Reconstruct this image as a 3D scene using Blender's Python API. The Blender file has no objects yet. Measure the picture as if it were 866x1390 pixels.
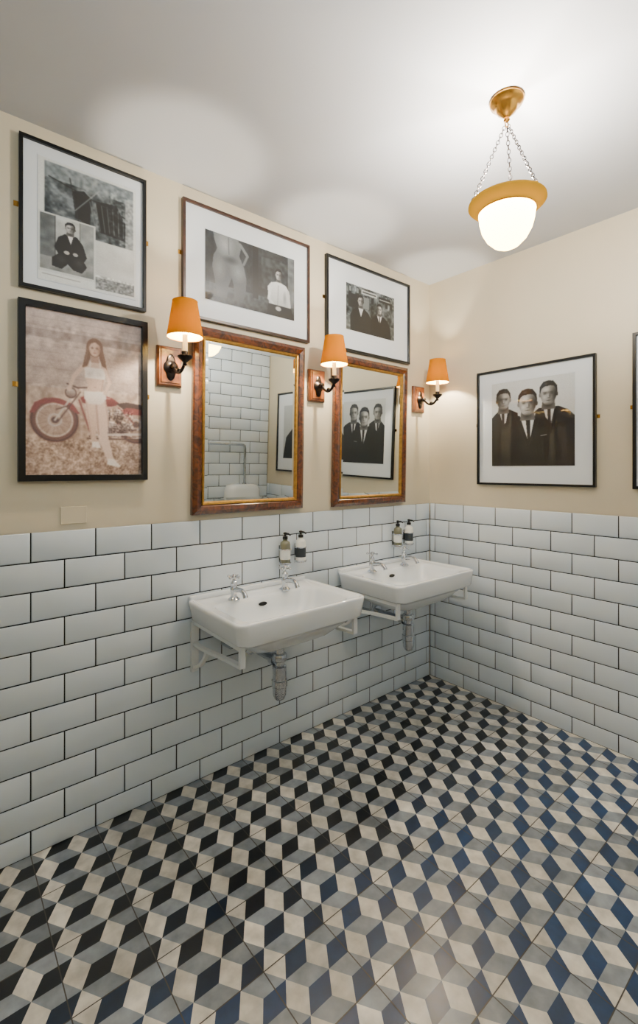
import bpy, bmesh, math, random
import numpy as np
from mathutils import Vector, Matrix
random.seed(4)
scene = bpy.context.scene
COL = scene.collection

# ------------------------------------------------------------------ materials
def lin(c):
    return tuple((v/255.0/12.92) if v/255.0 <= 0.04045 else ((v/255.0+0.055)/1.055)**2.4 for v in c)

def mat(name, col, rough=0.5, metal=0.0, coat=0.0, noise=0.0, nscale=8.0, emis=None, estr=0.0, bump=0.0, col2=None, spec=0.5, dist=0.0):
    m = bpy.data.materials.new(name); m.use_nodes = True
    nt = m.node_tree; p = nt.nodes["Principled BSDF"]
    c = lin(col)
    p.inputs["Base Color"].default_value = (*c, 1)
    p.inputs["Roughness"].default_value = rough
    p.inputs["Metallic"].default_value = metal
    p.inputs["Coat Weight"].default_value = coat
    p.inputs["Coat Roughness"].default_value = 0.04
    p.inputs["Specular IOR Level"].default_value = spec
    if emis:
        p.inputs["Emission Color"].default_value = (*lin(emis), 1)
        p.inputs["Emission Strength"].default_value = estr
    if noise > 0 or bump > 0 or col2:
        tc = nt.nodes.new("ShaderNodeTexCoord")
        nz = nt.nodes.new("ShaderNodeTexNoise"); nz.inputs["Scale"].default_value = nscale
        nz.inputs["Detail"].default_value = 6; nz.inputs["Distortion"].default_value = dist
        nt.links.new(tc.outputs["Object"], nz.inputs["Vector"])
        if noise > 0 or col2:
            rp = nt.nodes.new("ShaderNodeValToRGB")
            c2 = lin(col2) if col2 else tuple(x*(1-noise) for x in c)
            rp.color_ramp.elements[0].position = 0.35; rp.color_ramp.elements[1].position = 0.65
            rp.color_ramp.elements[0].color = (*c2, 1)
            rp.color_ramp.elements[1].color = (*c, 1)
            nt.links.new(nz.outputs["Fac"], rp.inputs["Fac"])
            nt.links.new(rp.outputs["Color"], p.inputs["Base Color"])
        if bump > 0:
            b = nt.nodes.new("ShaderNodeBump"); b.inputs["Strength"].default_value = bump
            b.inputs["Distance"].default_value = 0.01
            nt.links.new(nz.outputs["Fac"], b.inputs["Height"])
            nt.links.new(b.outputs["Normal"], p.inputs["Normal"])
    return m

def attr_mat(name, rough, coat, nscale=30, namt=0.15, bump=0.0, croug=0.03):
    m = bpy.data.materials.new(name); m.use_nodes = True
    nt = m.node_tree; p = nt.nodes["Principled BSDF"]
    a = nt.nodes.new("ShaderNodeAttribute"); a.attribute_name = "Col"
    tc = nt.nodes.new("ShaderNodeTexCoord")
    nz = nt.nodes.new("ShaderNodeTexNoise"); nz.inputs["Scale"].default_value = nscale; nz.inputs["Detail"].default_value = 8
    nt.links.new(tc.outputs["Object"], nz.inputs["Vector"])
    mr = nt.nodes.new("ShaderNodeMapRange")
    mr.inputs["From Min"].default_value = 0.3; mr.inputs["From Max"].default_value = 0.7
    mr.inputs["To Min"].default_value = 1-namt; mr.inputs["To Max"].default_value = 1+namt*0.4
    nt.links.new(nz.outputs["Fac"], mr.inputs["Value"])
    mx = nt.nodes.new("ShaderNodeVectorMath"); mx.operation = 'SCALE'
    nt.links.new(a.outputs["Color"], mx.inputs[0]); nt.links.new(mr.outputs["Result"], mx.inputs["Scale"])
    nt.links.new(mx.outputs["Vector"], p.inputs["Base Color"])
    p.inputs["Roughness"].default_value = rough
    p.inputs["Coat Weight"].default_value = coat; p.inputs["Coat Roughness"].default_value = croug
    if bump:
        b = nt.nodes.new("ShaderNodeBump"); b.inputs["Strength"].default_value = bump; b.inputs["Distance"].default_value = 0.004
        nt.links.new(nz.outputs["Fac"], b.inputs["Height"]); nt.links.new(b.outputs["Normal"], p.inputs["Normal"])
    return m

def trans_mat(name, col, colt, fac, ecol, estr, clear=0.0):
    m = bpy.data.materials.new(name); m.use_nodes = True
    nt = m.node_tree; nt.nodes.clear()
    out = nt.nodes.new("ShaderNodeOutputMaterial")
    d = nt.nodes.new("ShaderNodeBsdfDiffuse"); d.inputs["Color"].default_value = (*lin(col), 1)
    t = nt.nodes.new("ShaderNodeBsdfTranslucent"); t.inputs["Color"].default_value = (*lin(colt), 1)
    mx = nt.nodes.new("ShaderNodeMixShader"); mx.inputs[0].default_value = fac
    nt.links.new(d.outputs[0], mx.inputs[1]); nt.links.new(t.outputs[0], mx.inputs[2])
    last = mx
    if clear > 0:
        tr = nt.nodes.new("ShaderNodeBsdfTransparent")
        m2 = nt.nodes.new("ShaderNodeMixShader"); m2.inputs[0].default_value = clear
        nt.links.new(mx.outputs[0], m2.inputs[1]); nt.links.new(tr.outputs[0], m2.inputs[2]); last = m2
    e = nt.nodes.new("ShaderNodeEmission"); e.inputs["Color"].default_value = (*lin(ecol), 1); e.inputs["Strength"].default_value = estr
    ad = nt.nodes.new("ShaderNodeAddShader")
    nt.links.new(last.outputs[0], ad.inputs[0]); nt.links.new(e.outputs[0], ad.inputs[1])
    nt.links.new(ad.outputs[0], out.inputs["Surface"])
    return m

M_plaster = mat("cream_plaster", (212, 201, 176), 0.6, noise=0.05, nscale=3, bump=0.05)
M_ceil = mat("ceiling_paint", (202, 206, 214), 0.7, noise=0.06, nscale=1.5)
M_tile = mat("white_metro_glaze", (218, 228, 237), 0.14, noise=0.04, nscale=6, coat=0.4)
M_grout = mat("dark_grout", (18, 22, 28), 0.9)
M_black = mat("black_lacquer", (6, 7, 9), 0.3)
M_matb = mat("mount_board", (220, 226, 232), 0.8, coat=0.7)
M_walnut = mat("dark_walnut", (66, 34, 16), 0.35, noise=0.5, nscale=30, coat=0.3)
M_burl = mat("burl_wood", (112, 56, 18), 0.28, col2=(46, 20, 8), nscale=22, coat=0.6, dist=2.5)
M_gold = mat("gold_slip", (190, 144, 66), 0.35, metal=0.8, noise=0.3, nscale=60)
M_oak = mat("oak_block", (136, 76, 28), 0.4, col2=(88, 42, 14), nscale=30, coat=0.4)
M_mirror = mat("mirror_glass", (222, 226, 224), 0.015, metal=1.0)
M_bronze = mat("dark_bronze", (48, 42, 40), 0.3, metal=0.9)
M_chrome = mat("polished_chrome", (200, 204, 210), 0.07, metal=1.0)
M_brass = mat("brass", (190, 140, 62), 0.25, metal=1.0)
M_ceramic = mat("white_ceramic", (238, 242, 245), 0.08, coat=0.6)
M_iron = mat("white_painted_iron", (224, 228, 230), 0.35)
M_dark = mat("dark_hole", (12, 12, 12), 0.6)
M_candle = mat("candle_sleeve", (236, 222, 190), 0.5, emis=(255, 225, 170), estr=0.3)
M_shade = trans_mat("orange_lampshade", (196, 116, 2), (150, 96, 0), 0.16, (255, 170, 0), 0.16)
M_shadein = trans_mat("shade_lining", (205, 180, 120), (190, 150, 60), 0.12, (255, 200, 120), 0.0)
M_bulb = trans_mat("frosted_bulb", (255, 245, 225), (255, 245, 225), 0.5, (255, 225, 180), 5.0, clear=0.85)
M_bowl = trans_mat("alabaster_glass", (240, 215, 150), (250, 218, 135), 0.6, (255, 232, 165), 5.0)
M_rim = trans_mat("amber_glass_rim", (140, 100, 24), (120, 84, 8), 0.22, (255, 205, 60), 0.4)
M_soapA = mat("clear_bottle", (104, 104, 84), 0.08, coat=1.0)
M_soapB = mat("white_bottle", (232, 232, 226), 0.3)
M_label = mat("dark_label", (50, 56, 62), 0.5)
M_capd = mat("black_cap", (20, 20, 22), 0.3)
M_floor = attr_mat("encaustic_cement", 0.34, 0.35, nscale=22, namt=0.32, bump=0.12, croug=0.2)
M_print = attr_mat("photo_print", 0.6, 0.7, nscale=150, namt=0.06)

# ------------------------------------------------------------------ mesh builder
class B:
    def __init__(s): s.v=[]; s.f=[]; s.m=[]; s.mats=[]
    def mi(s, m):
        if m not in s.mats: s.mats.append(m)
        return s.mats.index(m)
    def add(s, vs, fs, m):
        o=len(s.v); s.v += [tuple(v) for v in vs]; k=s.mi(m)
        for f in fs: s.f.append([i+o for i in f]); s.m.append(k)
    def box(s, x0,x1,y0,y1,z0,z1,m):
        vs=[(x,y,z) for x in (x0,x1) for y in (y0,y1) for z in (z0,z1)]
        s.add(vs,[(0,1,3,2),(4,6,7,5),(0,4,5,1),(2,3,7,6),(0,2,6,4),(1,5,7,3)],m)
    def loft(s, rings, m, cap0=True, cap1=True, closed=True):
        n=len(rings[0]); vs=[p for r in rings for p in r]; fs=[]
        for a in range(len(rings)-1):
            for i in range(n if closed else n-1):
                j=(i+1)%n
                fs.append((a*n+i,a*n+j,(a+1)*n+j,(a+1)*n+i))
        if cap0: fs.append(tuple(range(n-1,-1,-1)))
        if cap1: fs.append(tuple((len(rings)-1)*n+i for i in range(n)))
        s.add(vs,fs,m)
    def lathe(s, c, prof, m, n=32, axis='Z', cap0=True, cap1=True, sx=1.0):
        rings=[]
        for r,h in prof:
            ring=[]
            for i in range(n):
                a=2*math.pi*i/n; x=r*math.cos(a)*sx; y=r*math.sin(a)
                if axis=='Z': p=(c[0]+x,c[1]+y,c[2]+h)
                elif axis=='Y': p=(c[0]+x,c[1]+h,c[2]+y)
                else: p=(c[0]+h,c[1]+x,c[2]+y)
                ring.append(p)
            rings.append(ring)
        s.loft(rings,m,cap0,cap1)
    def tube(s, pts, r, m, n=12, cap=True):
        pts=[Vector(p) for p in pts]; rings=[]
        rr = r if isinstance(r,(list,tuple)) else [r]*len(pts)
        up=None
        for i,p in enumerate(pts):
            t=(pts[min(i+1,len(pts)-1)]-pts[max(i-1,0)]).normalized()
            if up is None:
                up = Vector((0,0,1)) if abs(t.z)<0.9 else Vector((1,0,0))
            up=(up-t*up.dot(t)).normalized(); sd=t.cross(up)
            rings.append([p+(up*math.cos(2*math.pi*k/n)+sd*math.sin(2*math.pi*k/n))*rr[i] for k in range(n)])
        s.loft(rings,m,cap,cap)
    def sphere(s,c,r,m,n=16):
        s.lathe(c,[(max(1e-4,r*math.sin(math.pi*k/(n//2+2))), -r*math.cos(math.pi*k/(n//2+2))) for k in range(n//2+3)],m,n)
    def torus(s,c,R,r,m,axis1,axis2,n=14,k=6,stretch=1.0):
        a1=Vector(axis1);a2=Vector(axis2);a3=a1.cross(a2);c=Vector(c);rings=[]
        for i in range(n+1):
            a=2*math.pi*i/n
            d=(a1*math.cos(a)+a2*math.sin(a)); cc=c+a1*math.cos(a)*R*stretch+a2*math.sin(a)*R
            rings.append([cc+(d*math.cos(2*math.pi*j/k)+a3*math.sin(2*math.pi*j/k))*r for j in range(k)])
        s.loft(rings,m,False,False)
    def obj(s,name,parent=None,ang=0.6,smooth=True,recalc=True):
        me=bpy.data.meshes.new(name); me.from_pydata(s.v,[],s.f)
        for m in s.mats: me.materials.append(m)
        me.polygons.foreach_set("material_index",s.m)
        if recalc:
            bm=bmesh.new(); bm.from_mesh(me); bmesh.ops.recalc_face_normals(bm,faces=bm.faces); bm.to_mesh(me); bm.free()
        if smooth:
            me.polygons.foreach_set("use_smooth",[True]*len(me.polygons))
            me.set_sharp_from_angle(angle=ang)
        me.update()
        o=bpy.data.objects.new(name,me); COL.objects.link(o)
        if parent: o.parent=parent
        return o

def bez(p0,p1,p2,p3,n=10):
    P=[Vector(p) for p in (p0,p1,p2,p3)]; out=[]
    for i in range(n+1):
        t=i/n; out.append(P[0]*(1-t)**3+P[1]*3*t*(1-t)**2+P[2]*3*t*t*(1-t)+P[3]*t**3)
    return out

def rrect(cx,cy,hw,hd,r,z,n=8):
    pts=[]
    for (sx,sy,a0) in ((1,1,0),(-1,1,90),(-1,-1,180),(1,-1,270)):
        for i in range(n+1):
            a=math.radians(a0+90*i/n)
            pts.append((cx+sx*(hw-r)+r*math.cos(a), cy+sy*(hd-r)+r*math.sin(a), z))
    return pts

# ------------------------------------------------------------------ room shell
TOP=1.12; CEIL=2.548; PU=0.2095; PZ=0.1035; GAP=0.0042
def tiles(b, P, u0, u1, z0, z1, uoff, G=0.006, E=0.0095):
    vs=[P(u,z,e) for u in (u0,u1) for z in (z0,z1) for e in (0,G)]
    b.add(vs,[(0,1,3,2),(4,6,7,5),(0,4,5,1),(2,3,7,6),(0,2,6,4),(1,5,7,3)],M_grout)
    row=0; zt=z1
    while zt>z0+0.01:
        zb=max(z0,zt-PZ); off=uoff+(PU/2 if row%2 else 0)
        k=math.floor((u0-off)/PU); u=off+k*PU
        while u<u1:
            a=max(u,u0)+GAP/2; c=min(u+PU,u1)-GAP/2
            if c-a>0.01 and zt-zb>0.015:
                p=zb+GAP/2; q=zt-GAP/2 if row else zt
                ch=0.0035
                j=[random.uniform(-0.0005,0.0005) for _ in range(4)]
                r0=[P(a,p,0.004),P(c,p,0.004),P(c,q,0.004),P(a,q,0.004)]
                r1=[P(a,p,E-0.003),P(c,p,E-0.003),P(c,q,E-0.003),P(a,q,E-0.003)]
                r2=[P(a+ch*.4,p+ch*.4,E-0.001),P(c-ch*.4,p+ch*.4,E-0.001),P(c-ch*.4,q-ch*.4,E-0.001),P(a+ch*.4,q-ch*.4,E-0.001)]
                r3=[P(a+ch,p+ch,E+j[0]),P(c-ch,p+ch,E+j[1]),P(c-ch,q-ch,E+j[2]),P(a+ch,q-ch,E+j[3])]
                b.loft([r0,r1,r2,r3],M_tile,False,True)
            u+=PU
        zt-=PZ; row+=1

PL=lambda s,z,e:(s,-e,z)            # mirror wall: s = X
PR=lambda s,z,e:(-e,-s,z)           # right wall: s = -Y
BACKY=-1.97
PBk=lambda s,z,e:(s,BACKY+e,z)

b=B(); b.box(-4.1,0.1,0,0.1,-0.1,CEIL+0.1,M_plaster); tiles(b,PL,-4.0,-0.0095,0,TOP,-2.243); b.obj("wall_left",ang=0.9)
b=B(); b.box(0,0.1,-3.3,0,-0.1,CEIL+0.1,M_plaster); tiles(b,PR,0.0095,-BACKY,0,TOP,0.886); b.obj("wall_right",ang=0.9)
b=B(); b.box(-1.35,0,BACKY-0.1,BACKY,0,CEIL,M_plaster); tiles(b,PBk,-1.35,-0.0095,0,CEIL,0.0); b.obj("wall_back",ang=0.9)
b=B(); b.box(-4.1,0.1,-3.4,-3.3,-0.1,CEIL+0.1,M_plaster); b.obj("wall_rear",smooth=False)
b=B(); b.box(-4.2,-4.1,-3.4,0.1,-0.1,CEIL+0.1,M_plaster); b.obj("wall_far_left",smooth=False)
b=B(); b.box(-4.1,0,-3.3,0,CEIL,CEIL+0.1,M_ceil); b.obj("ceiling",smooth=False)

# floor of tumbling-block cement tiles (each 20 cm tile carries a 2 x 1 repeat of cubes)
def build_floor():
    w=PU/2; s=PU/3
    X0=-2.243; Y0=0.0
    V=[];F=[];C=[]
    def tilecol(kind,cx,cy):
        ti=math.floor((cx-X0)/PU); tj=math.floor((cy-Y0)/PU)
        rnd=random.Random(ti*131+tj*977)
        v=rnd.uniform(0.86,1.06)
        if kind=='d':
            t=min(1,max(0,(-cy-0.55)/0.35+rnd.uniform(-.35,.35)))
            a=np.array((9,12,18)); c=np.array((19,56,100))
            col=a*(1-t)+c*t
        elif kind=='l': col=np.array((230,224,213))
        else: col=np.array((144,152,161))
        col=col*v*random.uniform(0.94,1.04)
        return lin(np.clip(col,0,255))
    def poly(pts,kind):
        cx=sum(p[0] for p in pts)/4; cy=sum(p[1] for p in pts)/4
        if cx<-4.05 or cx>0.03 or cy>0.03 or cy<-3.28: return
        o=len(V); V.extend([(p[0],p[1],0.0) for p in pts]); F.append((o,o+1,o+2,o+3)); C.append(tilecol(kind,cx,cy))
    for i in range(-12,14):
        for j in range(-36,4):
            for h in (0,1):
                cx=X0+(i+0.5*h)*3*s; cy=Y0+(j+0.5*h)*w
                O=(cx,cy);P=[(cx+s,cy),(cx+s/2,cy+w/2),(cx-s/2,cy+w/2),(cx-s,cy),(cx-s/2,cy-w/2),(cx+s/2,cy-w/2)]
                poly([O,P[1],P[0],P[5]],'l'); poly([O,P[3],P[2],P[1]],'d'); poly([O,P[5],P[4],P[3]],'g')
    g=lin((66,60,54)); gw=0.0015
    x=X0-9*PU
    while x<0.0:
        o=len(V); V.extend([(x-gw,-3.3,.0006),(x+gw,-3.3,.0006),(x+gw,0,.0006),(x-gw,0,.0006)]); F.append((o,o+1,o+2,o+3)); C.append(g); x+=PU
    y=Y0
    while y>-3.3:
        o=len(V); V.extend([(-4.1,y-gw,.0005),(0,y-gw,.0005),(0,y+gw,.0005),(-4.1,y+gw,.0005)]); F.append((o,o+1,o+2,o+3)); C.append(g); y-=PU
    o=len(V)
    for xx in (-4.1,0):
        for yy in (-3.3,0):
            for zz in (-0.1,-0.001): V.append((xx,yy,zz))
    for f in [(0,1,3,2),(4,6,7,5),(0,4,5,1),(2,3,7,6),(0,2,6,4),(1,5,7,3)]:
        F.append(tuple(o+i for i in f)); C.append(g)
    me=bpy.data.meshes.new("floor"); me.from_pydata(V,[],F); me.materials.append(M_floor)
    at=me.color_attributes.new("Col",'FLOAT_COLOR','CORNER')
    arr=[]
    for f,c in zip(F,C):
        arr += [c[0],c[1],c[2],1.0]*len(f)
    at.data.foreach_set("color",arr)
    me.update()
    COL.objects.link(bpy.data.objects.new("floor",me))
build_floor()

# ------------------------------------------------------------------ picture rasteriser
class Cv:
    def __init__(s,W,H,col):
        s.W=W;s.H=H; s.a=np.ones((H,W,3))*np.array(col)/255.0
        yy,xx=np.mgrid[0:H,0:W]; s.x=(xx+.5)/W; s.y=(yy+.5)/H; s.r=np.random.RandomState(7)
    def blend(s,mask,col,col2=None,ax='y'):
        c=np.array(col)/255.0
        if col2 is not None:
            c2=np.array(col2)/255.0
            q=s.y if ax=='y' else s.x
            ys=q[mask>0.5]
            if len(ys)==0: return
            t=np.clip((q-ys.min())/max(1e-6,(ys.max()-ys.min())),0,1)[...,None]
            c=c*(1-t)+c2*t
        s.a=s.a*(1-mask[...,None])+c*mask[...,None]
    def el(s,cx,cy,rx,ry,col,col2=None,rot=0,ax='y',soft=0.06,op=1.0,clip=None):
        a=math.radians(rot); k=s.H/s.W
        dx=s.x-cx; dy=(s.y-cy)*k
        u=dx*math.cos(a)+dy*math.sin(a); v=-dx*math.sin(a)+dy*math.cos(a)
        d=np.sqrt((u/rx)**2+(v/(ry*k))**2)
        m=np.clip((1-d)/soft+0.5,0,1)*op if soft<.5 else np.clip((1-d)/soft,0,1)*op
        if clip is not None: m=m*clip
        s.blend(m,col,col2,ax)
    def mask_el(s,cx,cy,rx,ry):
        return np.clip((1-np.sqrt(((s.x-cx)/rx)**2+((s.y-cy)/ry)**2))/.08+.5,0,1)
    def ring(s,cx,cy,r,w,col):
        k=s.H/s.W
        d=np.sqrt((s.x-cx)**2+((s.y-cy)*k)**2)
        s.blend(np.clip((w/2-abs(d-r))*s.W+0.5,0,1),col)
    def rect(s,x0,y0,x1,y1,col,col2=None,ax='y'):
        s.blend(((s.x>=x0)&(s.x<=x1)&(s.y>=y0)&(s.y<=y1)).astype(float),col,col2,ax)
    def poly(s,pts,col,col2=None,ax='y'):
        ins=np.zeros(s.x.shape,bool); n=len(pts)
        for i in range(n):
            x1,y1=pts[i];x2,y2=pts[(i+1)%n]
            if y1==y2: continue
            c=((y1>s.y)!=(y2>s.y))&(s.x<(x2-x1)*(s.y-y1)/(y2-y1)+x1)
            ins^=c
        s.blend(ins.astype(float),col,col2,ax)
    def line(s,x0,y0,x1,y1,w,col,op=1.0):
        k=s.H/s.W; ax,ay,bx,by=x0,y0*k,x1,y1*k
        px=s.x-ax;py=s.y*k-ay;L=(bx-ax)**2+(by-ay)**2+1e-9
        t=np.clip((px*(bx-ax)+py*(by-ay))/L,0,1)
        d=np.sqrt((px-t*(bx-ax))**2+(py-t*(by-ay))**2)
        s.blend(np.clip((w/2-d)*s.W+0.5,0,1)*op,col)
    def mottle(s,x0,y0,x1,y1,amt,cell=4):
        h,w=s.H//cell+3,s.W//cell+3
        n=s.r.rand(h,w)
        gy=np.arange(s.H)/cell; gx=np.arange(s.W)/cell
        iy=gy.astype(int); ix=gx.astype(int); fy=(gy-iy)[:,None]; fx=(gx-ix)[None,:]
        v=(n[iy][:,ix]*(1-fy)*(1-fx)+n[iy+1][:,ix]*fy*(1-fx)+n[iy][:,ix+1]*(1-fy)*fx+n[iy+1][:,ix+1]*fy*fx)
        m=((s.x>=x0)&(s.x<=x1)&(s.y>=y0)&(s.y<=y1))
        s.a=np.clip(s.a+((v-.5)*amt*1.6*m)[...,None],0,1)
    def blur(s,n=1):
        for _ in range(n):
            p=np.pad(s.a,((1,1),(1,1),(0,0)),mode='edge')
            s.a=(p[1:-1,1:-1]*2+p[:-2,1:-1]+p[2:,1:-1]+p[1:-1,:-2]+p[1:-1,2:])/6
    def done(s,grain=0.03,gamma=1.15):
        s.blur(1)
        s.a=np.clip(s.a+(s.r.rand(s.H,s.W,1)-.5)*grain*2,0,1)**gamma
        return s.a

def face(c,x,y,r,shade=1,side=1,hair=(14,14,16)):
    # r = half width of the head ; side=+1 shadow on the right
    k=c.W/c.H; ry=r*1.26*k; g=lambda v:(v*shade,)*3
    c.poly([(x-r*.60,y+ry*.3),(x+r*.60,y+ry*.3),(x+r*.78,y+ry*1.4),(x-r*.78,y+ry*1.4)],g(96))
    c.el(x,y+ry*.98,r*.66,ry*.38,g(36),soft=.9,op=.9)
    c.el(x,y-ry*.20,r*.96,ry*.90,hair)
    for sx in (-1,1): c.el(x+sx*r*.93,y+ry*.12,r*.11,ry*.18,g(120 if sx*side<0 else 50))
    c.el(x,y+ry*.05,r*.88,ry*.88,g(168)); c.el(x,y+ry*.36,r*.76,ry*.64,g(168))
    m=np.maximum(c.mask_el(x,y+ry*.05,r*.88,ry*.88),c.mask_el(x,y+ry*.36,r*.76,ry*.64))
    e=lambda dx,dy,rx,rry,v,op: c.el(x+dx*r,y+dy*ry,rx*r,rry*ry,g(v),soft=.95,op=op,clip=m)
    e(side*1.0,.15,1.15,1.6,22,1.0); e(-side*1.05,.4,.42,.8,80,.8); e(0,1.05,.8,.30,56,.9)
    e(-side*.25,-.32,.50,.26,206,.8); e(-side*.42,.34,.26,.20,206,.8); e(side*.34,.34,.2,.16,140,.4)
    e(0,-.05,.75,.16,80,.6)
    for sx in (-1,1):
        e(sx*.38,.02,.26,.13,50,.8)
        c.line(x+sx*r*.56,y-ry*.12,x+sx*r*.20,y-ry*.10,r*.06,g(34),.6)
    e(side*.16,.22,.14,.26,74,.8); e(-side*.02,.2,.08,.26,206,.7); e(.02,.40,.20,.05,50,.8)
    e(0,.62,.36,.05,34,1.0); e(0,.76,.22,.04,90,.7)
    c.poly([(x-r*.96,y-ry*.08),(x-r*.95,y-ry*.6),(x-r*.55,y-ry*1.02),(x+r*.5,y-ry*1.05),(x+r*.92,y-ry*.6),(x+r*.96,y-ry*.08),(x+r*.84,y-ry*.3),(x+r*.70,y-ry*.58),(x+r*.2,y-ry*.66),(x-r*.45,y-ry*.60),(x-r*.74,y-ry*.44),(x-r*.84,y-ry*.25)],hair)
    c.el(x-side*r*.25,y-ry*.82,r*.35,ry*.12,g(84),soft=.9,op=.7,rot=-8)

def pic_three_men():
    c=Cv(220,228,(196,202,205)); c.el(.5,.2,.9,.7,(216,220,222),soft=1)
    S=(8,9,12)
    c.poly([(0,.42),(.05,.37),(.10,.335),(.24,.33),(.34,.38),(.40,1),(0,1)],S)
    c.poly([(.09,.31),(.22,.31),(.19,.48),(.15,.51)],(198,200,202)); c.poly([(.13,.36),(.17,.36),(.17,.51),(.14,.51)],(30,30,34)); face(c,.155,.205,.098,.95,-1)
    c.poly([(.50,.42),(.60,.345),(.82,.34),(.93,.39),(1,.46),(1,1),(.5,1)],S)
    c.poly([(.64,.31),(.79,.31),(.74,.54),(.70,.53)],(204,206,208)); c.poly([(.70,.37),(.735,.37),(.74,.54),(.705,.54)],(16,16,20)); face(c,.71,.19,.106,1,1)
    c.poly([(.14,.56),(.24,.465),(.34,.415),(.58,.415),(.69,.47),(.75,.56),(.79,1),(.12,1)],(5,6,8))
    c.poly([(.36,.40),(.56,.40),(.50,.67),(.465,.70)],(224,226,228)); c.poly([(.44,.45),(.495,.45),(.495,.69),(.465,.71)],(8,8,10))
    face(c,.462,.27,.120,1.12,1)
    c.line(.33,.48,.45,.76,.006,(40,42,46)); c.line(.60,.48,.48,.76,.006,(40,42,46)); c.line(.62,.66,.69,.65,.008,(190,190,194))
    c.line(.18,.62,.17,.98,.006,(34,36,40),.6); c.line(.73,.62,.76,.98,.006,(34,36,40),.6)
    c.blur(1)
    return c.done(.012)

def pic_bike():
    c=Cv(190,275,(208,190,182))
    c.rect(0,0,1,.5,(206,190,184),(188,170,162))
    for i in range(9): c.rect(0,.05+.05*i,1,.053+.05*i,(178,162,154))
    c.mottle(0,0,1,.5,.08,12); c.mottle(0,0,1,.5,.05,3)
    c.rect(0,.12,1,.17,(170,154,148)); c.mottle(0,.08,1,.22,.12,6)
    c.rect(0,.47,1,1,(190,170,158),(176,152,138)); c.mottle(0,.45,1,1,.14,5); c.mottle(0,.78,1,1,.2,2); c.mottle(0,.45,1,1,.12,14)
    R=(134,88,88); D=(96,76,76); G=(160,144,140)
    for (x,y,r) in ((.23,.665,.175),(.95,.665,.165)):
        c.el(x,y,r,r*190/275,(166,144,134),soft=.2,op=.55)
        c.ring(x,y,r,.044,(118,88,86)); c.ring(x,y,r-.033,.010,(206,190,184)); c.ring(x,y,r+.01,.010,(92,70,70))
        for k in range(16):
            a=k*math.pi/8+.1; c.line(x,y,x+math.cos(a)*r*.82,y+math.sin(a)*r*.82*190/275,.004,(140,116,112),.8)
        c.ring(x,y,.05,.018,(190,176,172)); c.el(x,y,.03,.02,D)
    c.poly([(.03,.63),(.07,.565),(.15,.535),(.26,.53),(.38,.56),(.44,.62),(.40,.615),(.33,.575),(.22,.557),(.12,.575),(.07,.63)],(138,82,84))
    c.line(.23,.665,.40,.48,.016,(196,186,182)); c.line(.26,.668,.44,.48,.010,D); c.line(.24,.60,.34,.57,.01,D)
    c.line(.33,.435,.42,.455,.014,D); c.line(.42,.455,.56,.44,.014,D); c.el(.36,.49,.045,.03,(200,190,186),(120,100,98)); c.ring(.36,.49,.045,.01,D)
    c.poly([(.44,.515),(.50,.49),(.60,.48),(.72,.50),(.80,.535),(.72,.555),(.54,.56),(.46,.545)],(146,80,84),(108,58,62))
    c.line(.50,.505,.7,.505,.012,(206,170,166),.7)
    c.poly([(.76,.535),(.86,.52),(1,.53),(1,.565),(.84,.575)],(76,58,60))
    c.poly([(.78,.59),(.86,.555),(1,.56),(1,.60),(.9,.60)],(136,76,78))
    c.line(.43,.53,.52,.72,.016,R); c.line(.52,.755,.95,.70,.014,D); c.line(.78,.56,.93,.66,.012,R)
    for (x,y,rx,ry) in ((.66,.615,.055,.045),(.78,.615,.05,.045),(.70,.70,.085,.045),(.84,.69,.06,.035),(.58,.67,.04,.04)):
        c.el(x,y,rx,ry,(186,174,170),(92,74,74),soft=.2); 
        for t in range(5): c.line(x-rx*.8,y-ry*.7+t*ry*.35,x+rx*.8,y-ry*.7+t*ry*.35,.005,(84,66,66),.7)
    c.mottle(.53,.57,.92,.76,.35,2)
    c.line(.56,.745,1,.73,.022,(206,194,190)); c.line(.50,.77,1,.765,.014,(104,84,82)); c.line(.6,.755,.95,.75,.006,(90,70,70))
    sk=(214,190,178); sh=(176,148,136); wt=(232,224,220)
    c.poly([(.53,.50),(.66,.50),(.69,.62),(.68,.74),(.74,.91),(.69,.93),(.60,.77),(.55,.62)],sk,(220,200,190))
    c.poly([(.48,.50),(.58,.50),(.585,.64),(.575,.76),(.60,.80),(.57,.81),(.535,.78),(.49,.62)],sk,(200,174,160))
    c.line(.575,.52,.60,.74,.018,sh,.8); c.line(.66,.52,.69,.68,.012,sh,.7); c.line(.49,.54,.535,.76,.010,sh,.6)
    c.poly([(.68,.90),(.74,.90),(.80,.945),(.79,.955),(.68,.935)],wt); c.poly([(.54,.79),(.60,.79),(.62,.83),(.54,.825)],wt)
    c.poly([(.47,.295),(.53,.275),(.61,.275),(.66,.295),(.66,.37),(.635,.43),(.665,.51),(.475,.52),(.505,.43),(.475,.37)],sk,(206,180,166))
    c.poly([(.475,.32),(.53,.315),(.61,.315),(.66,.32),(.655,.385),(.48,.385)],wt); c.poly([(.475,.47),(.66,.465),(.67,.51),(.62,.55),(.52,.55),(.475,.52)],wt,(220,208,202))
    c.line(.53,.28,.52,.32,.010,wt); c.line(.61,.28,.615,.32,.010,wt); c.el(.525,.36,.04,.025,(206,194,188),soft=.9,op=.7); c.el(.61,.36,.04,.025,(206,194,188),soft=.9,op=.7); c.line(.64,.39,.625,.46,.016,sh,.6); c.el(.57,.44,.006,.004,sh)
    c.line(.475,.305,.385,.385,.040,sk); c.line(.385,.385,.35,.46,.032,sk); c.el(.345,.465,.022,.014,sk)
    c.line(.655,.305,.70,.40,.036,sk); c.line(.70,.40,.655,.475,.030,sk); c.line(.67,.31,.715,.40,.012,sh,.6)
    H=(128,102,90)
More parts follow.
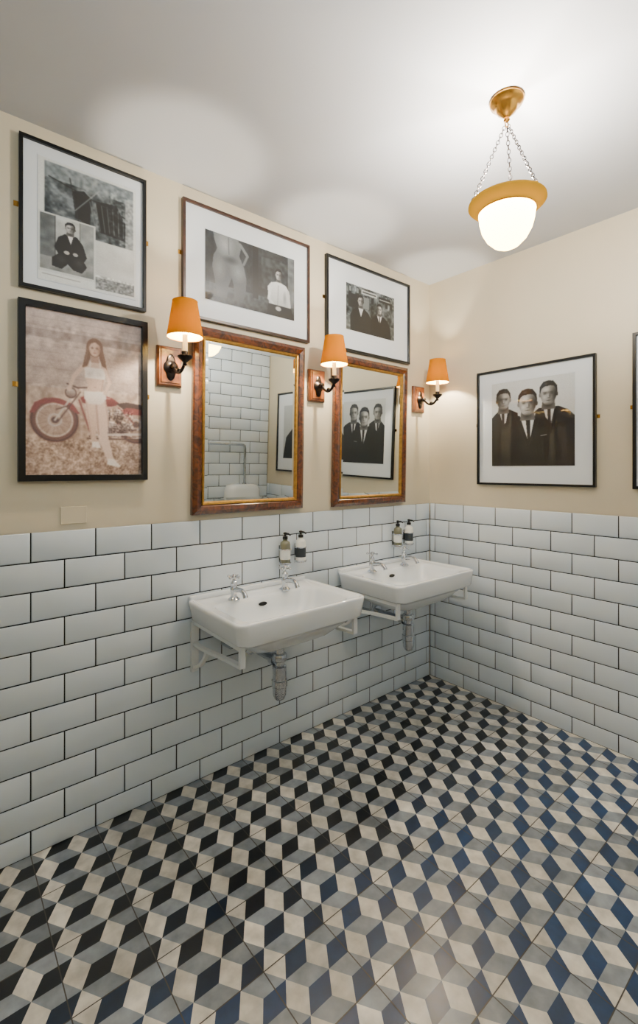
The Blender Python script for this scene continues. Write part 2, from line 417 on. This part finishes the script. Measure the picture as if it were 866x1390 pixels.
    c.poly([(.535,.235),(.595,.235),(.605,.285),(.53,.285)],sh)
    c.el(.565,.187,.074,.060,H); c.poly([(.50,.18),(.475,.26),(.455,.325),(.50,.31),(.525,.26),(.53,.19)],H); c.poly([(.63,.18),(.66,.26),(.672,.315),(.63,.30),(.605,.25),(.60,.19)],H)
    m=c.mask_el(.565,.195,.048,.048); c.el(.565,.195,.048,.048,(212,186,172)); c.el(.607,.20,.035,.06,(158,128,116),soft=.9,op=.8,clip=m)
    for sx in (-1,1): c.el(.563+sx*.020,.190,.016,.009,(96,72,66),soft=.9,op=.9)
    c.el(.566,.207,.008,.012,(176,146,134),soft=.9); c.el(.566,.221,.018,.005,(140,88,84),soft=.8)
    c.poly([(.512,.19),(.525,.148),(.565,.130),(.605,.148),(.622,.19),(.60,.165),(.565,.152),(.53,.165)],H); c.line(.515,.17,.485,.28,.008,(160,134,120),.7); c.line(.615,.17,.65,.28,.006,(158,132,118),.6)
    c.blur(1)
    return c.done(.025,1.15)

def pic_collage():
    c=Cv(170,240,(220,224,224))
    c.rect(.06,.02,.97,.56,(110,118,124),(64,72,78)); c.mottle(.06,.02,.97,.56,.3,12); c.mottle(.06,.02,.97,.56,.16,4)
    c.rect(.06,.02,.97,.15,(132,142,148)); c.mottle(.06,.02,.97,.18,.16,5)
    c.poly([(.32,.2),(.44,.17),(.52,.22),(.5,.44),(.36,.42)],(20,24,30)); c.poly([(.56,.22),(.78,.2),(.88,.34),(.9,.5),(.6,.48)],(14,18,24))
    for i in range(7): c.line(.5+.06*i,.24,.56+.05*i,.47,.008,(130,138,142),.8)
    c.line(.1,.14,.95,.3,.012,(30,34,38)); c.line(.3,.1,.4,.5,.01,(40,44,48)); c.line(.6,.12,.35,.36,.008,(170,176,180)); c.rect(.88,.12,.97,.56,(150,156,160)); c.mottle(.7,.1,.97,.56,.2,4)
    c.blur(1)
    c.rect(0,.44,.56,.93,(206,210,210)); c.rect(.02,.455,.54,.91,(196,200,200),(130,134,136)); c.rect(.02,.455,.16,.8,(104,110,114)); c.rect(.4,.455,.54,.78,(150,156,158)); c.line(.16,.455,.16,.8,.008,(60,62,64)); c.line(.4,.455,.4,.78,.006,(80,84,84)); c.mottle(.02,.455,.54,.91,.10,8)
    D=(10,12,15)
    c.poly([(.19,.62),(.25,.585),(.37,.585),(.43,.64),(.47,.74),(.44,.78),(.47,.82),(.42,.88),(.34,.87),(.28,.83),(.22,.88),(.13,.87),(.13,.80),(.19,.76),(.15,.71)],D)
    c.el(.22,.80,.07,.05,(40,42,46),soft=.8); c.el(.39,.80,.06,.045,(44,46,50),soft=.8)
    c.poly([(.27,.575),(.34,.575),(.31,.66)],(225,225,225)); face(c,.305,.525,.052,1,1)
    c.el(.27,.735,.028,.016,(180,180,180)); c.el(.355,.735,.026,.016,(170,170,170))
    c.rect(.56,.56,.98,.98,(212,216,216),(194,198,198)); c.mottle(.56,.56,.98,.9,.05,14); c.rect(.56,.88,.98,.98,(130,134,136)); c.mottle(.56,.86,.98,.98,.25,3)
    c.rect(0,.93,.56,1,(220,224,224)); c.line(.04,.95,.4,.955,.006,(120,120,120))
    return c.done(.015)

def pic_stable():
    c=Cv(210,131,(26,30,34)); c.rect(0,0,1,.7,(40,46,52),(22,26,30)); c.mottle(0,0,1,1,.10,14); c.mottle(0,0,1,1,.05,4)
    c.rect(.0,.74,1,1,(70,76,80),(40,44,46)); c.mottle(0,.72,1,1,.12,5)
    c.poly([(.08,0),(.34,0),(.37,.12),(.35,.24),(.40,.38),(.43,.56),(.42,.78),(.39,.92),(.30,.92),(.29,.70),(.27,.60),(.24,.72),(.22,.92),(.12,.92),(.10,.72),(.07,.50),(.08,.34),(.12,.22),(.09,.10)],(120,126,130),(70,74,78))
    c.el(.20,.14,.12,.20,(166,172,176),soft=.9,op=.8); c.el(.34,.48,.10,.18,(140,146,150),soft=.9,op=.8); c.el(.14,.50,.08,.20,(134,138,142),soft=.9,op=.7); c.line(.235,.02,.24,.26,.010,(84,88,92),.7); c.el(.26,.34,.10,.07,(46,50,54),soft=.9,op=.7)
    c.line(.36,.06,.44,.20,.03,(120,126,130)); c.line(.44,.20,.40,.34,.025,(110,116,120))
    c.rect(.5,.0,.56,.8,(12,14,16)); c.rect(.60,.12,.93,.62,(56,62,66),(32,36,40)); c.mottle(.6,.1,.93,.62,.12,6); c.rect(.92,0,1,.8,(104,110,114)); c.mottle(.9,0,1,.8,.1,8)
    c.poly([(.67,.56),(.71,.48),(.77,.45),(.84,.45),(.90,.48),(.94,.58),(.95,.86),(.69,.86)],(222,226,228),(170,174,176))
    c.line(.71,.54,.685,.74,.032,(214,218,220)); c.line(.685,.74,.76,.84,.028,(200,204,206)); c.line(.92,.56,.94,.80,.030,(190,194,196)); c.line(.80,.5,.79,.84,.006,(130,134,136)); c.el(.88,.68,.03,.14,(120,124,128),soft=.9,op=.7)
    c.poly([(.68,.82),(.96,.82),(1,1),(.66,1)],(14,16,18)); c.el(.8,.87,.035,.035,(180,180,180),soft=.3)
    face(c,.805,.33,.043,1.0,1)
    return c.done(.015)

def pic_street():
    c=Cv(190,126,(70,76,80)); c.rect(0,0,1,.6,(96,104,108),(54,60,64)); c.mottle(0,0,1,.7,.3,12); c.mottle(0,0,1,.7,.2,5)
    for x in (.05,.2,.36,.5,.8,.9): c.rect(x,.02,x+.05,.3,(30,34,38)); c.rect(x+.006,.05,x+.044,.16,(130,138,140))
    c.rect(.3,.05,.62,.14,(186,192,194)); c.line(.33,.095,.59,.095,.02,(50,52,54)); c.rect(.66,.08,.92,.2,(24,26,28)); c.line(.68,.14,.9,.14,.015,(180,184,184)); c.rect(.04,.2,.24,.5,(30,32,36)); c.rect(.3,.2,.45,.45,(120,126,128))
    c.rect(0,.7,1,1,(100,106,108)); c.mottle(0,.65,1,1,.2,6); c.blur(1)
    D=(8,9,12)
    c.poly([(.08,.66),(.14,.53),(.22,.47),(.36,.47),(.44,.54),(.50,.66),(.52,1),(.08,1)],(20,22,26)); c.poly([(.235,.46),(.34,.46),(.29,.66)],(204,206,208)); face(c,.285,.31,.062,.95,1)
    c.poly([(.48,.70),(.54,.58),(.62,.52),(.76,.52),(.85,.60),(.91,.74),(.93,1),(.48,1)],D); c.poly([(.62,.51),(.73,.51),(.68,.72)],(210,212,214)); c.line(.675,.55,.68,.72,.02,(20,20,24)); face(c,.672,.37,.060,1,-1)
    return c.done(.02)

def pic_dark():
    c=Cv(110,120,(190,194,196)); c.poly([(.1,.6),(.3,.45),(.7,.45),(.9,.6),(1,1),(0,1)],(12,12,15)); c.poly([(.42,.44),(.58,.44),(.5,.7)],(220,222,224)); face(c,.5,.27,.12,1,1); return c.done(.02)

def print_mesh(P,arr,s0,s1,z0,z1,e,name,parent):
    H,W,_=arr.shape
    V=[];
    for j in range(H+1):
        for i in range(W+1):
            V.append(P(s0+(s1-s0)*i/W, z1-(z1-z0)*j/H, e))
    F=[(j*(W+1)+i,(j+1)*(W+1)+i,(j+1)*(W+1)+i+1,j*(W+1)+i+1) for j in range(H) for i in range(W)]
    me=bpy.data.meshes.new(name); me.from_pydata(V,[],F); me.materials.append(M_print)
    at=me.color_attributes.new("Col",'FLOAT_COLOR','CORNER')
    L=np.where(arr<=0.04045,arr/12.92,((arr+0.055)/1.055)**2.4).reshape(-1,3)
    L=np.concatenate([L,np.ones((len(L),1))],1)
    at.data.foreach_set("color",np.repeat(L,4,axis=0).astype(np.float32).ravel())
    me.update(); o=bpy.data.objects.new(name,me); COL.objects.link(o); o.parent=parent
    return o

def framed(P,s0,s1,z0,z1,fw,th,fm,arr,inner,tabs=True):
    b=B()
    def ring(i,e): return [P(s0+i,z0+i,e),P(s1-i,z0+i,e),P(s1-i,z1-i,e),P(s0+i,z1-i,e)]
    b.loft([ring(0,0.001),ring(0,th-0.001),ring(0.001,th),ring(fw-0.001,th),ring(fw,th-0.001),ring(fw,0.008)],fm,False,False)
    vs=ring(fw*.5,0.001)+ring(fw*.5,0.010)
    b.add(vs,[(3,2,1,0),(4,5,6,7),(0,1,5,4),(1,2,6,5),(2,3,7,6),(3,0,4,7)],M_matb)
    if inner:
        a0,a1,c0,c1=inner; bw=0.003
        def r2(k,e): return [P(a0-k,c0-k,e),P(a1+k,c0-k,e),P(a1+k,c1+k,e),P(a0-k,c1+k,e)]
        b.loft([r2(bw,0.0101),r2(bw*.5,0.0112),r2(0,0.0108)],M_matb,False,False)
    if tabs:
        zc=(z0+z1)/2+0.02
        for s,d in ((s0,-1),(s1,1)):
            a,c=sorted((s,s+d*0.014)); vs=[P(u,z,e) for u in (a,c) for z in (zc-.009,zc+.009) for e in (0.0005,0.0025)]
            b.add(vs,[(0,1,3,2),(4,6,7,5),(0,4,5,1),(2,3,7,6),(0,2,6,4),(1,5,7,3)],M_brass)
    o=b.obj("framed_photograph",smooth=False)
    ii = inner if inner else (s0+fw,s1-fw,z0+fw,z1-fw)
    print_mesh(P,arr,ii[0],ii[1],ii[2],ii[3],0.0115,"photo_print",o)
    return o

framed(PL,-2.279,-1.849,1.969,2.493,0.012,0.022,M_black,pic_collage(),(-2.222,-1.888,2.01,2.440))
framed(PL,-2.282,-1.845,1.300,1.927,0.022,0.026,M_black,pic_bike(),None)
framed(PL,-1.696,-1.017,1.989,2.488,0.012,0.022,M_walnut,pic_stable(),(-1.592,-1.11,2.085,2.390))
framed(PL,-0.902,-0.222,1.993,2.485,0.013,0.022,M_black,pic_street(),(-0.755,-0.36,2.115,2.372))
framed(PR,0.358,1.000,1.253,1.909,0.012,0.022,M_black,pic_three_men(),(0.450,0.902,1.360,1.832))
framed(PR,1.156,1.80,1.250,1.970,0.014,0.022,M_black,pic_dark(),(1.26,1.70,1.37,1.85))

# ------------------------------------------------------------------ mirrors
def mirror(x0,x1,z0,z1):
    h=z1-z0; w=x1-x0; b=B()
    def ring(i,e): return [(i,-e,i),(w-i,-e,i),(w-i,-e,h-i),(i,-e,h-i)]
    b.loft([ring(0,0),ring(0,0.018),ring(0.004,0.024),ring(0.018,0.030),ring(0.036,0.026),ring(0.042,0.020)],M_burl,True,False)
    b.loft([ring(0.042,0.020),ring(0.044,0.024),ring(0.052,0.022),ring(0.057,0.014)],M_gold,False,False)
    b.add(ring(0.056,0.0145),[(0,1,2,3)],M_mirror)
    bev=0.012
    b.loft([ring(0.057,0.0146),ring(0.057+bev,0.0158)],M_mirror,False,False)
    b.add(ring(0.057+bev,0.0158),[(0,1,2,3)],M_mirror)
    o=b.obj("wall_mirror",smooth=False,recalc=False)
    o.location=(x0,-0.006,z0); o.rotation_euler=(math.radians(1.3),0,0)
    return o
mirror(-1.658,-1.066,1.146,1.952)
mirror(-0.862,-0.272,1.140,1.958)

# ------------------------------------------------------------------ lamps
def point(name,loc,e,col,r,parent=None):
    l=bpy.data.lights.new(name,'POINT'); l.energy=e; l.color=col; l.shadow_soft_size=r
    o=bpy.data.objects.new(name,l); o.location=loc; COL.objects.link(o)
    if parent: o.parent=parent
    return o

def sconce(X,ex,zc):
    b=B()
    def rr(hw,hh,y): return [(X+sx*hw,y,zc+sz*hh) for sx,sz in ((-1,-1),(1,-1),(1,1),(-1,1))]
    b.loft([rr(.052,.082,-.001),rr(.052,.082,-.014),rr(.046,.076,-.022),rr(.040,.070,-.022),rr(.038,.068,-.026)],M_oak)
    b.lathe((X,-.026,zc-.005),[(.030,0),(.030,-.004),(.022,-.010),(.012,-.014),(.011,-.028),(.015,-.032),(.008,-.040)],M_bronze,24,'Y')
    b.loft([[(X+.022*math.cos(a)*k,-.026-y,zc-.005+.055*math.sin(a)*k) for a in [2*math.pi*i/28 for i in range(28)]] for k,y in ((1,0),(1,.003),(.8,.007))],M_bronze)
    y0=-.055; y1=-ex
    zcup=zc+.012
    b.tube(bez((X,y0,zc-.005),(X,y0-.03,zc-.045),(X,y1+.035,zc-.06),(X,y1,zcup-.018),16),[.0065]*17,M_bronze,10)
    b.sphere((X,(y0+y1)/2-.005,zc-.033),.011,M_bronze)
    b.lathe((X,y1,zcup),[(.004,-.036),(.008,-.030),(.005,-.024),(.012,-.018),(.026,-.006),(.029,0),(.028,.003),(.012,.001),(.013,.016),(.012,.02)],M_bronze,24)
    b.lathe((X,y1,zcup),[(.010,.018),(.010,.085)],M_candle,20)
    b.lathe((X,y1,zcup),[(.006,.085),(.012,.10),(.017,.125),(.014,.150),(.004,.170)],M_bulb,18)
    zs=zc+.088; hs=.138
    b.lathe((X,y1,zs),[(.069,0),(.0688,.001),(.047,hs)],M_shade,48,'Z',False,False)
    b.lathe((X,y1,zs),[(.0675,.0005),(.0458,hs-.0005)],M_shadein,48,'Z',False,False)
    b.torus((X,y1,zs),.0685,.0016,M_shade,(1,0,0),(0,1,0),40,6)
    b.torus((X,y1,zs+hs),.0465,.0016,M_shade,(1,0,0),(0,1,0),40,6)
    for k in range(3):
        a=k*2.094; b.tube([(X+.008*math.cos(a),y1+.008*math.sin(a),zcup+.085),(X+.051*math.cos(a),y1+.051*math.sin(a),zs+.105)],.001,M_brass,5)
    o=b.obj("wall_sconce")
    point("sconce_glow",(X,y1,zs+.045),18.0,(1.0,.88,.68),.010,o)
sconce(-1.752,.168,1.766)
sconce(-0.965,.150,1.776)
sconce(-0.130,.158,1.784)

def pendant(x,y,e,col):
    b=B(); Z=CEIL
    b.lathe((x,y,Z),[(.052,0),(.054,-.008),(.050,-.016),(.040,-.022),(.034,-.030),(.030,-.040),(.016,-.052),(.008,-.060),(.010,-.068),(.004,-.074)],M_brass,36)
    b.torus((x,y,Z-.08),.010,.002,M_brass,(1,0,0),(0,0,1),16,6)
    zr=Z-.335
    outer=[(.119,0),(.120,-.006),(.110,-.016),(.098,-.024),(.088,-.034)]
    body=[(.088,-.034),(.086,-.044),(.084,-.062),(.077,-.090),(.062,-.118),(.040,-.140),(.018,-.151),(.002,-.154)]
    b.lathe((x,y,zr),outer,M_rim,48,'Z',False,False)
    b.lathe((x,y,zr),body,M_bowl,48,'Z',False,True)
    b.lathe((x,y,zr),[(.119,0),(.112,-.004),(.096,-.020),(.085,-.033)],M_rim,48,'Z',False,False)
    b.torus((x,y,zr-.034),.0885,.002,M_brass,(1,0,0),(0,1,0),48,6)
    b.lathe((x,y,zr),[(.012,-.05),(.024,-.03),(.03,-.005),(.024,.02),(.010,.03)],M_bulb,20)
    for k in range(3):
        a=math.radians(18)+k*2*math.pi/3
        p0=Vector((x+.006*math.cos(a),y+.006*math.sin(a),Z-.088)); p1=Vector((x+.110*math.cos(a),y+.110*math.sin(a),zr+.004))
        d=(p1-p0); L=d.length; d.normalize(); sA=d.cross(Vector((0,0,1))).normalized(); sB=d.cross(sA)
        n=int(L/.0125)
        for i in range(n):
            c=p0+d*(L*(i+.5)/n); s=sA if i%2 else sB
            b.torus(c,.0052,.0013,M_bronze,d,s,10,5,stretch=1.55)
        b.sphere(p1,.006,M_brass,10)
    o=b.obj("pendant_light")
    point("pendant_glow",(x,y,zr+.045),e,col,.03,o)
    return o
pendant(-1.062,-1.109,60,(1.0,.93,.82))
pendant(-2.95,-2.45,42,(.74,.89,1.0))  # unseen extra pendant, added behind the camera as cool fill light

# ------------------------------------------------------------------ washbasins
def washbasin(cx,yw,sg,ztop,taps=True):
    W=lambda p:(cx+p[0]*sg, yw-sg*p[1], ztop+p[2])
    def R(hw,hd,cv,r,z): return [W(q) for q in rrect(0,cv,hw,hd,r,z)]
    b=B()
    b.loft([R(.06,.05,.23,.045,-.190),R(.14,.09,.23,.07,-.182),R(.215,.135,.235,.09,-.155),R(.262,.175,.23,.07,-.112),
            R(.284,.200,.225,.05,-.090),R(.298,.212,.225,.040,-.088),R(.306,.218,.225,.038,-.080),
            R(.315,.2232,.225,.040,-.030),R(.319,.2248,.225,.040,-.016),R(.320,.225,.225,.040,-.009),R(.3185,.2245,.225,.039,-.004),R(.315,.222,.225,.038,-.001),R(.310,.217,.225,.036,0),
            R(.304,.211,.225,.034,-.001),R(.299,.207,.225,.032,-.006),
            R(.268,.152,.262,.060,-.0085),R(.262,.147,.262,.060,-.0115),R(.255,.140,.262,.060,-.024),
            R(.240,.128,.262,.065,-.066),R(.215,.108,.258,.07,-.108),R(.160,.078,.255,.06,-.136),R(.07,.045,.252,.04,-.147),R(.024,.024,.25,.0235,-.149)],
           M_ceramic,True,True)
    b.loft([R(.308,.010,.012,.006,-.004),R(.308,.010,.012,.006,.010),R(.304,.007,.012,.006,.014)],M_ceramic)
    b.lathe(W((0,.25,-.1485)),[(.024,0),(.024,.002),(.017,.0025),(.015,-.001)],M_chrome,24)
    b.lathe(W((0,.25,-.1475)),[(.014,0),(.013,.0005)],M_dark,18)
    c=W((-.02,.1335,-.042)); b.lathe(c,[(.0085,-sg*0.006),(.0085,sg*0.0)],M_dark,20,'Y',sx=2.4)
    for sx in (-1,1):
        x=sx*.282
        def rb(p,q,w=.010,t=.006):
            p=Vector((0,p[0],p[1]));q=Vector((0,q[0],q[1])); dd=(q-p).normalized(); nn=Vector((0,-dd.z,dd.y))
            ring=lambda c:[W((x+a*w,(c+nn*bq*t)[1],(c+nn*bq*t)[2])) for a,bq in ((-1,-1),(1,-1),(1,1),(-1,1))]
            b.loft([ring(p),ring(q)],M_iron)
        rb((.007,-.10),(.007,-.31),.016,.006)
        rb((.006,-.098),(.405,-.098),.012,.007)
        rb((.405,-.09),(.405,-.168),.011,.006)
        pts=bez((0,.012,-.19),(0,.10,-.20),(0,.18,-.175),(0,.405,-.165),10)
        for a,c in zip(pts[:-1],pts[1:]): rb((a.y,a.z),(c.y,c.z),.010,.006)
        pts=bez((0,.012,-.29),(0,.06,-.28),(0,.10,-.24),(0,.13,-.19),8)
        for a,c in zip(pts[:-1],pts[1:]): rb((a.y,a.z),(c.y,c.z),.009,.006)
    c=W((0,.235,0))
    b.lathe(c,[(.032,-.186),(.032,-.200),(.022,-.204),(.020,-.235),(.030,-.237),(.032,-.240),(.032,-.262),(.029,-.266),(.022,-.268),(.020,-.285),(.030,-.29),(.030,-.345),(.034,-.348),(.034,-.372),(.030,-.376),(.029,-.410),(.022,-.428),(.010,-.436),(.002,-.437)],M_chrome,28)
    b.tube([W((0,.235,-.275)),W((0,.15,-.275)),W((0,.08,-.275)),W((0,.001,-.275))],.017,M_chrome,16)
    b.tube([W((0,.205,-.275)),W((0,.180,-.275))],.024,M_chrome,16)
    b.tube([W((0,.012,-.275)),W((0,.001,-.275))],.034,M_chrome,20)
    for tx in (-.148,.120):
        b.tube([W((tx,.10,-.06)),W((tx,.10,-.20)),W((tx,.095,-.215)),W((tx,.08,-.222)),W((tx,.001,-.224))],.0075,M_chrome,10)
    b.obj("washbasin",ang=0.7)
    if taps:
        for tx in (-.148,.120):
            t=B(); p=W((tx,.106,-.0075)); x,y,z=p
            t.lathe(p,[(.026,0),(.026,.004),(.020,.008),(.014,.014),(.013,.030),(.016,.036),(.016,.052),(.012,.058),(.014,.062),(.014,.074),(.010,.078),(.007,.082),(.007,.092)],M_chrome,24)
            t.tube([(x,y,z+.044)]+bez((x,y-sg*.012,z+.044),(x,y-sg*.05,z+.052),(x,y-sg*.085,z+.060),(x,y-sg*.098,z+.026),10),[.011]*4+[.0105,.010,.010,.0095,.0095,.010,.0105,.011],M_chrome,14)
            t.lathe((x,y,z),[(.008,.088),(.011,.092),(.011,.104),(.007,.108),(.002,.110)],M_chrome,18)
            for k in range(4):
                a=math.radians(25+90*k); dx,dy=math.cos(a),math.sin(a)
                t.tube([(x+dx*.006,y+dy*.006,z+.098),(x+dx*.020,y+dy*.020,z+.098),(x+dx*.026,y+dy*.026,z+.098)],[.0045,.0038,.0045],M_chrome,8)
                t.sphere((x+dx*.027,y+dy*.027,z+.098),.0062,M_chrome,10)
            t.obj("basin_tap",ang=0.7)
washbasin(-1.362,-.0105,1,.790)
washbasin(-0.512,-.0105,1,.790)

# wall-hung urinal on the tiled back wall, seen only in the left mirror
def urinal(cx,yw,ztop):
    b=B(); zb=ztop-.63
    def D(hw,d,z,n=28,y0=0.0):
        pts=[]
        for i in range(n+1):
            a=math.pi*i/n; pts.append((cx+hw*math.cos(a), yw+y0+(d-y0)*math.sin(a)**.8, z))
        return pts
    b.loft([D(.05,.08,zb),D(.11,.17,zb+.03),D(.16,.27,zb+.10),D(.180,.325,zb+.18),D(.185,.335,zb+.215),D(.182,.332,zb+.225),
            D(.165,.312,zb+.222),D(.155,.295,zb+.20),D(.13,.24,zb+.14),D(.07,.14,zb+.09)],M_ceramic,True,True)
    b.loft([D(.183,.15,zb+.10),D(.185,.13,zb+.25),D(.185,.105,zb+.50),D(.180,.10,zb+.58),D(.160,.092,zb+.615),D(.120,.08,zb+.63)],M_ceramic,True,True)
    b.lathe((cx,yw+.045,ztop-.002),[(.020,0),(.020,.012),(.013,.016),(.013,.03)],M_chrome,20)
    b.tube([(cx,yw+.045,ztop+.02),(cx,yw+.045,ztop+.32),(cx-.004,yw+.045,ztop+.35),(cx-.02,yw+.045,ztop+.362),(cx-.05,yw+.045,ztop+.365),(cx-.50,yw+.045,ztop+.365)],.012,M_chrome,12)
    for px in (cx-.12,cx-.42): b.tube([(px,yw,ztop+.365),(px,yw+.045,ztop+.365)],.008,M_chrome,10)
    b.obj("urinal",ang=0.8)
urinal(-.29,BACKY+.0105,1.12)

# ------------------------------------------------------------------ soap dispensers
def dispenser(x,z,white):
    b=B(); y=-.046
    bm=M_soapB if white else M_soapA
    b.lathe((x,y,z),[(.020,0),(.025,.003),(.025,.094),(.022,.104),(.011,.112),(.011,.120)],bm,28)
    b.lathe((x,y,z+.022),[(.0253,0),(.0255,.001),(.0255,.048),(.0253,.049)],M_label if white else M_soapB,28,'Z',False,False)
    b.lathe((x,y,z+.118),[(.013,0),(.013,.014),(.006,.016),(.005,.024),(.009,.025),(.009,.032),(.004,.034)],M_capd,18)
    b.tube([(x,y,z+.146),(x+.004,y-.02,z+.146),(x+.006,y-.034,z+.140)],.0042,M_capd,8)
    for h in (.004,.070):
        b.torus((x,y,z+h),.0275,.0028,M_chrome,(1,0,0),(0,1,0),28,8)
    b.lathe((x,y,z-.003),[(.027,0),(.027,.003)],M_chrome,28)
    b.tube([(x,y+.026,z+.070),(x,-.010,z+.070)],.006,M_chrome,10)
    b.tube([(x,y+.026,z+.004),(x,-.010,z+.004)],.005,M_chrome,10)
    def rr(hw,hh,yy): return [(x+sx*hw,yy,z+.037+sz*hh) for sx,sz in ((-1,-1),(1,-1),(1,1),(-1,1))]
    b.loft([rr(.014,.048,-.0095),rr(.014,.048,-.0125),rr(.012,.046,-.014)],M_chrome)
    b.obj("soap_dispenser",ang=0.7)
dispenser(-1.190,.885,False); dispenser(-1.095,.885,True)
dispenser(-.366,.885,False); dispenser(-.264,.885,True)

b=B(); 
def rr(k,y): return [(-2.150+k,-y,1.142+k),(-2.064-k,-y,1.142+k),(-2.064-k,-y,1.205-k),(-2.150+k,-y,1.205-k)]
b.loft([rr(0,.0),rr(0,.003),rr(.001,.004)],M_plaster); b.obj("blank_socket_plate",smooth=False)

# ------------------------------------------------------------------ world & camera
w=bpy.data.worlds.new("world"); scene.world=w; w.use_nodes=True
w.node_tree.nodes["Background"].inputs[0].default_value=(.6,.7,.8,1); w.node_tree.nodes["Background"].inputs[1].default_value=.3
cam=bpy.data.cameras.new("camera"); co=bpy.data.objects.new("camera",cam); COL.objects.link(co)
cam.sensor_fit='VERTICAL'; cam.sensor_height=36; cam.sensor_width=36; cam.lens=632*36/1390; cam.shift_y=-58/1390; cam.clip_start=.02
co.location=(-2.502,-1.889,1.3416); co.rotation_euler=(math.radians(90),0,math.radians(50.4-90))
scene.camera=co
